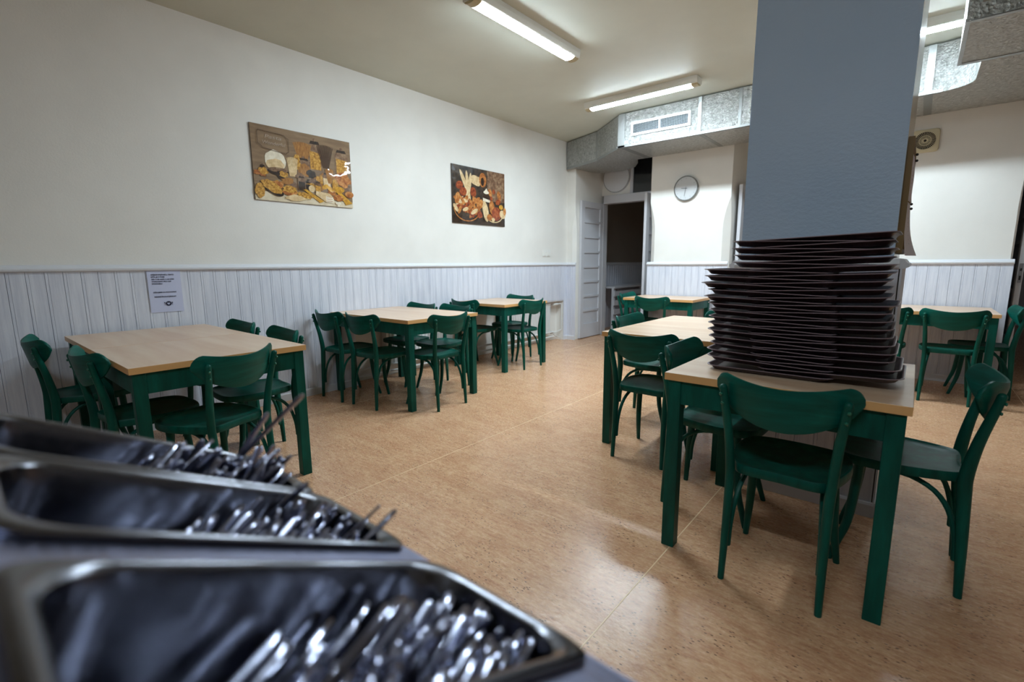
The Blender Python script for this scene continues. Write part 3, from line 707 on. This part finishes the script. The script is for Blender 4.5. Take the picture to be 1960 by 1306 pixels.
table(-.62, 5.56, 1.18, .79, 'beech-topped green table against the far panelling below the square fan')

# ------------------------------------------------------------------ chairs
def make_chair():
    root = thing('dining_chair', (0, 0, 0), '', 'chair')
    G, GP = M['green'], M['greenply']
    # seat
    half = [(.0, .030), (.09, .026), (.135, .036), (.158, .07), (.178, .13), (.193, .20), (.198, .27), (.187, .345), (.158, .395), (.10, .418), (.0, .425)]
    out = catmull([(a, b, 0) for a, b in half], 3)
    out = [(p.x, p.y) for p in out]; loop = out + [(-a, b) for a, b in out[-2:0:-1]]
    cx_, cy_ = 0, .225
    def ring(k, z): return [(cx_ + (a - cx_) * k, cy_ + (b - cy_) * k, z) for a, b in loop]
    bm = BM(); loft(bm, [ring(.95, .424), ring(.985, .424), ring(1, .430), ring(1, .452), ring(.985, .459), ring(.955, .459), ring(.92, .453), ring(.75, .4475), ring(.4, .4445), ring(.08, .444)])
    new_obj('seat', bm, G, root, True)
    # rear legs that run up into the back posts
    for s in (-1, 1):
        bm = BM()
        tube(bm, [(s * .160, 0, 0), (s * .157, .010, .2), (s * .157, .022, .38), (s * .160, .024, .46), (s * .168, .008, .58), (s * .180, -.018, .70), (s * .186, -.030, .758)],
             [(.0115, .0125), (.0145, .017), (.0165, .021), (.0165, .021), (.0155, .0175), (.0145, .0145), (.0135, .0135)], 12, (0, 1, 0), round_end=.9)
        lg = new_obj('rear_leg', bm, G, root, True)
        bm = BM(); cyl(bm, (s * .160, 0, 0), .0085, .006, 'z', 12); new_obj('glide', bm, M['glide'], lg)
        bm = BM()
        tube(bm, [(s * .135, .325, .432), (s * .145, .332, .30), (s * .153, .345, .17), (s * .163, .372, .07), (s * .170, .392, 0)], [.0175, .0175, .0160, .0135, .0115], 12, round_end=.5)
        lg = new_obj('front_leg', bm, G, root, True)
        bm = BM(); cyl(bm, (s * .170, .392, 0), .0085, .006, 'z', 12); new_obj('glide', bm, M['glide'], lg)
        for (z, yy) in ((.735, -.041), (.700, -.034)):
            bm = BM(); bmesh.ops.create_uvsphere(bm, u_segments=10, v_segments=6, radius=.0062, matrix=Matrix.Translation((s * (.186 if z > .72 else .181) + s * .004, yy, z)) @ Matrix.Scale(.7, 4, (0, 1, 0))); new_obj('bolt', bm, M['bolt'], root, True)
    # bentwood hoop
    bm = BM(); hp = [(.148, .024, .135), (.146, .030, .22), (.140, .055, .31), (.132, .10, .37), (.124, .17, .403), (.118, .25, .408), (.110, .30, .408), (.085, .335, .405)]
    pts = [(-a, b, c) for a, b, c in hp] + [(0, .345, .405)] + hp[::-1]
    tube(bm, pts, .0095, 8, (0, 0, 1), k=3, round_end=.8); new_obj('brace', bm, G, root, True)
    # curved plywood back
    bm = BM(); Rr = .33; hl = .247; nu, nv = 30, 8; th = .0085
    def outline(u):
        a = abs(u)
        zt = .783 + .024 * min(1, a / .8) ** 1.7; zb = .628 + .104 * (a ** 2.0)
        e = max(0, (a - .80) / .20)
        if e > 0:
            c = .752; k = sqrt(max(0, 1 - e * e)); zt = c + (zt - c) * max(k, .06); zb = c + (zb - c) * max(k, .06)
        return zb, zt
    F, B = [], []
    us = [sin(pi / 2 * (2 * i / nu - 1)) for i in range(nu + 1)]
    for u in us:
        zb, zt = outline(u); s = u * hl; ang = s / Rr; fr, br = [], []
        for j in range(nv + 1):
            v = j / nv; z = zb + (zt - zb) * v; tt = th * (1 if 0 < j < nv else .45) * (1 if abs(u) < .985 else .5)
            x = Rr * sin(ang); y = -.050 + Rr * (1 - cos(ang)) * 1.0 - (z - .70) * .20 + .004; nrm = Vector((-sin(ang), cos(ang), 0))
            p = Vector((x, y, z)); fr.append(p + nrm * tt + nrm * .004); br.append(p - nrm * tt + nrm * .004)
        F.append(fr); B.append(br)
    rings = [f + b[::-1] for f, b in zip(F, B)]
    loft(bm, rings); new_obj('backrest', bm, GP, root, True)
    return root
CH = [ # x, y, angle deg, label, group
 (-3.84, .33, 0, 'green bentwood chair tucked under the wall end of the joined tables, back to the counter', 'ta'),
 (-3.06, .43, 3, 'green bentwood chair at the joined tables between the wall-end chair and the table corner', 'ta'),
 (-3.74, 1.40, 180, 'green bentwood chair behind the joined tables, close against the panelled wall', 'ta'),
 (-3.085, 1.40, 176, 'green bentwood chair behind the joined tables, near their open corner leg', 'ta'),
 (-2.46, .89, 111, 'green bentwood chair slightly turned at the open end of the joined tables', 'ta'),
 (-3.952, 2.18, 0, 'green bentwood chair next to the panelled wall on the front side of the five-chair table', 'tb'),
 (-3.505, 2.22, 3, 'green bentwood chair beside the corner leg on the front side of the five-chair table', 'tb'),
 (-2.92, 2.69, 91, 'green bentwood chair alone at the open end of the five-chair table', 'tb'),
 (-3.95, 3.25, 180, 'green bentwood chair behind the five-chair table close to the radiator', 'tb'),
 (-3.50, 3.31, 179, 'green bentwood chair behind the five-chair table near its free corner', 'tb'),
 (-3.95, 3.85, 0, 'green bentwood chair on the front side of the small square table by the switches', 'tc'),
 (-3.345, 4.36, 90, 'green bentwood chair at the open side of the small square table by the switches', 'tc'),
 (-3.93, 4.87, 180, 'green bentwood chair behind the small square table by the switches', 'tc'),
 (-.31, 1.80, 0, 'green bentwood chair right in front of the stack of trays, its back toward the counter', 'td'),
 (.222, 2.385, 90, 'green bentwood chair at the open floor side of the tray table, seen from its side', 'td'),
 (-.885, 2.40, -90, 'green bentwood chair pushed under the tray table from the aisle side', 'td'),
 (-1.205, 2.602, 0, 'green bentwood chair at the near end of the long table, beside the tray table', 'te'),
 (-1.715, 3.47, -90, 'green bentwood chair on the aisle side of the long table by the clock pier', 'te'),
 (-1.10, 4.10, 180, 'green bentwood chair at the far end of the long table, mostly hidden by the trays', 'te'),
 (-2.42, 5.48, 0, 'green bentwood chair in front of the table below the clock', 'tf'),
 (-3.04, 6.08, -90, 'green bentwood chair at the doorway end of the table below the clock', 'tf'),
 (.265, 5.37, 0, 'green bentwood chair in front of the far table below the square fan', 'tg'),
 (-.22, 5.37, 0, 'green bentwood chair half hidden by the pillar at the far table below the fan', 'tg'),
 (.70, 6.0, 92, 'green bentwood chair at the door end of the far table below the square fan', 'tg'),
]
GR = {'ta': 'chairs around the joined tables', 'tb': 'chairs around the five-chair table', 'tc': 'chairs around the small square table', 'td': 'chairs around the tray table', 'te': 'chairs around the long table', 'tf': 'chairs at the table below the clock', 'tg': 'chairs at the far table below the fan'}
proto = make_chair()
for i, (x, y, a, lab, g) in enumerate(CH):
    o = proto if i == 0 else copy_tree(proto)
    o.location = (x, y, 0); o.rotation_euler = (0, 0, radians(a)); tag(o, lab, 'chair', GR[g])

# ------------------------------------------------------------------ tray stack
def tray_mesh():
    bm = BM(); w, d = .455, .345
    rings = [rrect(w - .062, d - .062, .034, z=.0), rrect(w - .050, d - .050, .038, z=.0008), rrect(w - .022, d - .022, .044, z=.0155), rrect(w - .008, d - .008, .047, z=.0172), rrect(w, d, .048, z=.0178), rrect(w, d, .048, z=.0202), rrect(w - .006, d - .006, .046, z=.0208), rrect(w - .016, d - .016, .044, z=.0192), rrect(w - .046, d - .046, .036, z=.0022), rrect(w - .075, d - .075, .03, z=.0018)]
    loft(bm, rings); me = new_obj('serving_tray', bm, [M['tray'], M['trayrim']], None, True)
    for p in me.data.polygons:
        if min(me.data.vertices[i].co.z for i in p.vertices) > .0165 and p.normal.z > -.5: p.material_index = 1
    return me
random.seed(3)
ordn = ['bottom', 'second', 'third', 'fourth', 'fifth', 'sixth', 'seventh', 'eighth', 'ninth', 'tenth', 'eleventh', 'twelfth', 'thirteenth', 'fourteenth', 'fifteenth', 'sixteenth', 'seventeenth', 'eighteenth', 'top']
lx = [-.649, -.652, -.655, -.643, -.650, -.657, -.656, -.655, -.656, -.661, -.679, -.664, -.693, -.681, -.683, -.575, -.572, -.582, -.580]
rx = [.002, -.008, -.029, -.025, -.034, -.041, -.043, -.050, -.054, -.036, -.058, -.062, -.065, -.056, -.052, -.061, -.058, -.065, -.055]
tp = tray_mesh(); first = True
for k in range(19):
    for side in (0, 1):
        o = tp if first else tp.copy()
        if not first: COL.objects.link(o)
        first = False
        z = (.7605 if (k == 0 and side == 0) else .766 + k * .0272 + (.0136 if side else 0))
        tilt = radians((1.75 if side == 0 else -2.15) + random.uniform(-.08, .08)) * (0.0 if (k == 0 and side == 0) else 1)
        if side == 0: x = lx[k] + .228
        else: x = rx[k] - .228
        o.location = (x, 2.02 + .1725 + random.uniform(-.0015, .0015), z); o.rotation_euler = (0, tilt, radians(random.uniform(-.25, .25)))
        pos = {0: 'bottom', 18: 'topmost'}.get(k, ordn[k] + ' from the bottom')
        tag(o, 'dark brown serving tray, %s among those jutting toward %s' % (pos, ('the aisle' if side == 0 else 'the notice board')), 'tray', 'serving trays in the tall interleaved stack')

# ------------------------------------------------------------------ cutlery station
SC = .13
vdir = Vector((0, .8863, -.4631)); nrm = Vector((0, .4631, .8863)); EX = Vector((1, 0, 0))
ORG = Vector((0, 0, CAMH)) - nrm * SC           # point of the sloped top plane under the lens
BASIS = Matrix((EX, vdir, nrm)).transposed().to_4x4(); BASIS.translation = ORG     # local x along the counter, y down the slope
def empty_at(name, mat4, label, cat, group=None):
    o = bpy.data.objects.new(name, None); COL.objects.link(o); o.matrix_world = mat4; return tag(o, label, cat, group)
S0, S1 = .34 * SC, 2.97 * SC
PC = [-.030, -.245, -.462, -.648]       # pan centres along the counter
PW, PL, PCY = .156, .292, 1.72 * SC
st = empty_at('cutlery_stand', BASIS, 'sloping brushed steel cutlery stand in the foreground holding the open pans', 'cutlery stand')
# sloped sheet with openings
bm = BM(); xa, xb = -.775, .11
cuts = sorted([(c - PW / 2 - .006, c + PW / 2 + .006) for c in PC]); y0_, y1_ = PCY - PL / 2 - .006, PCY + PL / 2 + .006
box(bm, (xa, S0, -.004), (xb, y0_, 0)); box(bm, (xa, y1_, -.004), (xb, S1, 0))
xx = xa
for a, b in cuts: box(bm, (xx, y0_, -.004), (a, y1_, 0)); xx = b
box(bm, (xx, y0_, -.004), (xb, y1_, 0))
new_obj('top_sheet', bm, M['steel'], st)
bm = BM(); box(bm, (xa, S1, -.05), (xb, S1 + .003, .0005), bev=.001); new_obj('front_lip', bm, M['steel'], st)
bm = BM(); box(bm, (xa, S0 - .004, -.06), (xb, S0, .001)); new_obj('rear_lip', bm, M['darksteel'], st)
# housing sides down to the counter
inv = BASIS.inverted()
def wpt(y, z, x): return inv @ Vector((x, y, z))
yA, yB = (BASIS @ Vector((0, S0, 0))), (BASIS @ Vector((0, S1, 0)))
CT = .70
for x in (xa, xb):
    bm = BM(); pr = [(yA.y, CT), (yB.y, CT), (yB.y, yB.z - .006), (yA.y, yA.z - .006)]
    loft(bm, [[wpt(a, b, x + dx) for a, b in pr] for dx in (0, .002)]); new_obj('side_panel', bm, M['steel'], st)
bm = BM(); loft(bm, [[wpt(a, b, x) for a, b in ((yB.y - .004, CT), (yB.y - .002, CT), (yB.y - .002, yB.z - .006), (yB.y - .004, yB.z - .006))] for x in (xa, xb)]); new_obj('front_panel', bm, M['steel'], st)
t_ = thing('serving_counter', (-1.3, -.45, 0), 'steel serving counter under the cutlery stand', 'counter')
bm = BM(); box(bm, (0, .0, .655), (1.5, .80, .695), bev=.004); new_obj('worktop', bm, M['steel'], t_)
bm = BM(); box(bm, (.03, .03, .08), (1.47, .72, .655)); new_obj('cabinet_body', bm, M['steel'], t_)
for a in (.05, 1.40):
    for b in (.05, .68):
        bm = BM(); box(bm, (a, b, 0), (a + .04, b + .04, .08)); new_obj('foot', bm, M['blackpl'], t_)
# pans
def pan_bm(depth=.205):
    bm = BM(); w, l = PW, PL
    def rr(a, b, r, z): return rrect(a, b, r, 7, z)
    rings = [rr(w + .022, l + .026, .022, -.001), rr(w + .022, l + .026, .022, .0035), rr(w + .016, l + .02, .022, .0055), rr(w + .006, l + .008, .038, .0055), rr(w - .002, l - .002, .040, .002), rr(w - .006, l - .006, .044, -.012),
             rr(w - .018, l - .020, .042, -depth + .03), rr(w - .028, l - .03, .040, -depth + .008), rr(w - .05, l - .052, .032, -depth)]
    rings += [rr(w - .05, l - .052, .032, -depth - .0012), rr(w - .026, l - .028, .041, -depth + .007), rr(w - .016, l - .018, .042, -depth + .03), rr(w - .004, l - .004, .044, -.012), rr(w, l, .041, -.002), rr(w + .022, l + .026, .022, -.001)]
    rv = loft(bm, rings[:9], cap=False); bm.faces.new(rv[-1])
    rv = loft(bm, rings[9:], cap=False); bm.faces.new(rv[0])
    bmesh.ops.remove_doubles(bm, verts=bm.verts, dist=.00001)
    return bm
pl = ['steel cutlery pan under the camera edge of the stand', 'large blurred steel cutlery pan closest to the camera, full of handles', 'middle steel cutlery pan with handles rising at its low end', 'last steel cutlery pan with two long handles sticking up past the table leg']
pans = []
base = None
for i, c in enumerate(PC):
    if base is None: base = new_obj('cutlery_pan', pan_bm(), M['pansteel'], None, True); o = base
    else: o = base.copy(); COL.objects.link(o)
    o.matrix_world = BASIS @ Matrix.Translation((c, PCY, .0016)); tag(o, pl[i], 'pan', 'steel pans in the cutlery stand'); pans.append(o)
# cutlery
def strip(bm, pts, th=.0011):
    """pts: (s along, half width, lift)"""
    rings = []
    for s, w, l in pts:
        rings.append([(s, w * cos(a), l + th * sin(a) * (1 + .8 * (w < .006))) for a in [2 * pi * k / 10 for k in range(10)]])
    loft(bm, rings)
HAND = [(0, .0012, 0), (.0012, .0030, 0), (.0035, .0042, 0), (.010, .0050, 0), (.03, .0047, .001), (.06, .0038, .002), (.09, .0042, .003), (.115, .0036, .003)]
def mk_spoon():
    bm = BM(); strip(bm, HAND + [(.128, .0045, .002)])
    rings = []
    for i in range(1, 12):
        u = i / 12; s = .126 + .066 * u; w = .0205 * sqrt(max(0, 1 - (2 * u - 1) ** 2)) * (1.0 - .12 * (u - .5)); r = []
        for k in range(9):
            q = k / 8 * 2 - 1; r.append((s, w * q, .002 - .009 * (1 - q * q) * sin(pi * u)))
        for k in range(8, -1, -1):
            q = k / 8 * 2 - 1; r.append((s, w * q * .95, .0032 - .009 * (1 - q * q) * sin(pi * u)))
        rings.append(r)
    loft(bm, rings); o = new_obj('spoon', bm, M['cutlery'], None, True); return o
def mk_fork():
    bm = BM(); strip(bm, HAND + [(.128, .0045, .002), (.140, .011, .0), (.150, .0125, -.003)])
    for k in range(4):
        y = -.0098 + .0065 * k; tube(bm, [(.149, y, -.003), (.165, y, -.005), (.180, y, -.003), (.194, y * .92, .002)], [(.0022, .001), (.002, .001), (.0017, .001), (.0008, .0007)], 6, (0, 0, 1), k=2)
    return new_obj('fork', bm, M['cutlery'], None, True)
def mk_knife():
    bm = BM(); rings = []
    for s, w, th in ((0, .002, .001), (.003, .0046, .0028), (.012, .0060, .0034), (.06, .0056, .0032), (.092, .0052, .0028), (.098, .0062, .0018), (.110, .0088, .0012), (.16, .0098, .0010), (.190, .0085, .0009), (.203, .0045, .0007), (.206, .001, .0005)):
        rings.append([(s, w * cos(a), th * sin(a)) for a in [2 * pi * k / 12 for k in range(12)]])
    loft(bm, rings); return new_obj('knife', bm, M['cutlery'], None, True)
protos = {'spoon': mk_spoon(), 'fork': mk_fork(), 'knife': mk_knife()}
used = {k: False for k in protos}
def place(kind, tip, direction, roll, label, group):
    """tip of the handle at local tip, body running along -direction"""
    o = protos[kind] if not used[kind] else protos[kind].copy()
    if used[kind]: COL.objects.link(o)
    used[kind] = True
    x = -Vector(direction).normalized(); n = Vector((0, 0, 1)); y = n.cross(x).normalized(); z = x.cross(y)
    A = Matrix((x, y, z)).transposed().to_4x4() @ Matrix.Rotation(roll, 4, 'X'); A.translation = Vector(tip)
    o.matrix_world = BASIS @ A; tag(o, label, kind, group); return o
random.seed(11)
PN = {0: 'pan under the camera', 1: 'closest pan', 2: 'middle pan', 3: 'pan with the two long handles'}
def fill(pi_, n, zlo, zhi, ylo, yhi=.27, dyhi=.5, xs=(-.060, .066)):
    c = PC[pi_]
    for k in range(n):
        kind = random.choice(('spoon', 'fork', 'knife') if pi_ != 3 else ('spoon', 'fork', 'fork'))
        u = random.random() ** .75
        x = c + random.uniform(*xs); y = PCY - PL / 2 + ylo + (yhi - ylo) * u
        z = zlo + (zhi - zlo) * (random.random() * .6 + .4 * u)
        d = Vector((random.uniform(-.1, .42), random.uniform(-.05, dyhi), 1)).normalized()
        L = .2; low = Vector((x, y, z)) - d * L
        if low.z < -.196:
            lean = min(.9, (z + .196) / L); h = sqrt(1 - lean * lean); q = Vector((d.x * .5, abs(d.y) + .2, 0)).normalized() * h
            d = Vector((q.x, q.y, lean)); low = Vector((x, y, z)) - d * L
        y = max(y, y + (PCY - PL / 2 + .03 - low.y)) if low.y < PCY - PL / 2 + .03 else y
        x = x + (c - PW / 2 + .02 - low.x) if low.x < c - PW / 2 + .02 else x
        y = min(y, PCY + PL / 2 + .012)
        place(kind, (x, y, z), d, random.uniform(-.9, .9), 'stainless %s standing handle-up in the %s' % (kind, PN[pi_]), 'cutlery in the ' + PN[pi_])
fill(1, 150, -.050, .006, .10, .285, .4, (-.066, .055))
fill(2, 78, -.035, .020, .13, .285)
fill(3, 90, -.015, .042, .14, .288)
def special(pi_, kind, tip, d, label):
    place(kind, tip, d, .4, label, 'cutlery in the ' + PN[pi_])
special(3, 'spoon', (-.610, .340, .117), (.296, .259, .919), 'long stainless spoon handle sticking highest out of the cutlery, past the green table leg')
special(3, 'spoon', (-.640, .320, .081), (.147, .124, .981), 'stainless spoon handle sticking up beside the highest one, over the green chair seat')
special(3, 'fork', (-.694, .279, .024), (.11, .0, .98), 'stainless fork handle at the wall side edge of the pan with the two long handles')
special(1, 'knife', (-.190, .200, .040), (.222, .382, .897), 'bright stainless knife handle catching the light in the closest pan')
special(1, 'knife', (-.170, .218, .036), (.30, .1, .93), 'stainless knife handle just beside the bright one in the closest pan')
special(2, 'knife', (-.400, .371, .034), (.205, .46, .864), 'stainless knife handle leaning over the low rim of the middle pan')
special(2, 'fork', (-.430, .373, .029), (.182, .465, .866), 'stainless fork handle leaning over the low rim of the middle pan')
special(2, 'knife', (-.470, .307, .017), (.191, .145, .971), 'bright stainless knife handle upright in the middle pan')
special(2, 'knife', (-.515, .334, .026), (.307, .400, .863), 'dark stainless knife handle crossing above the rim behind the middle pan')

bpy.context.view_layer.update()
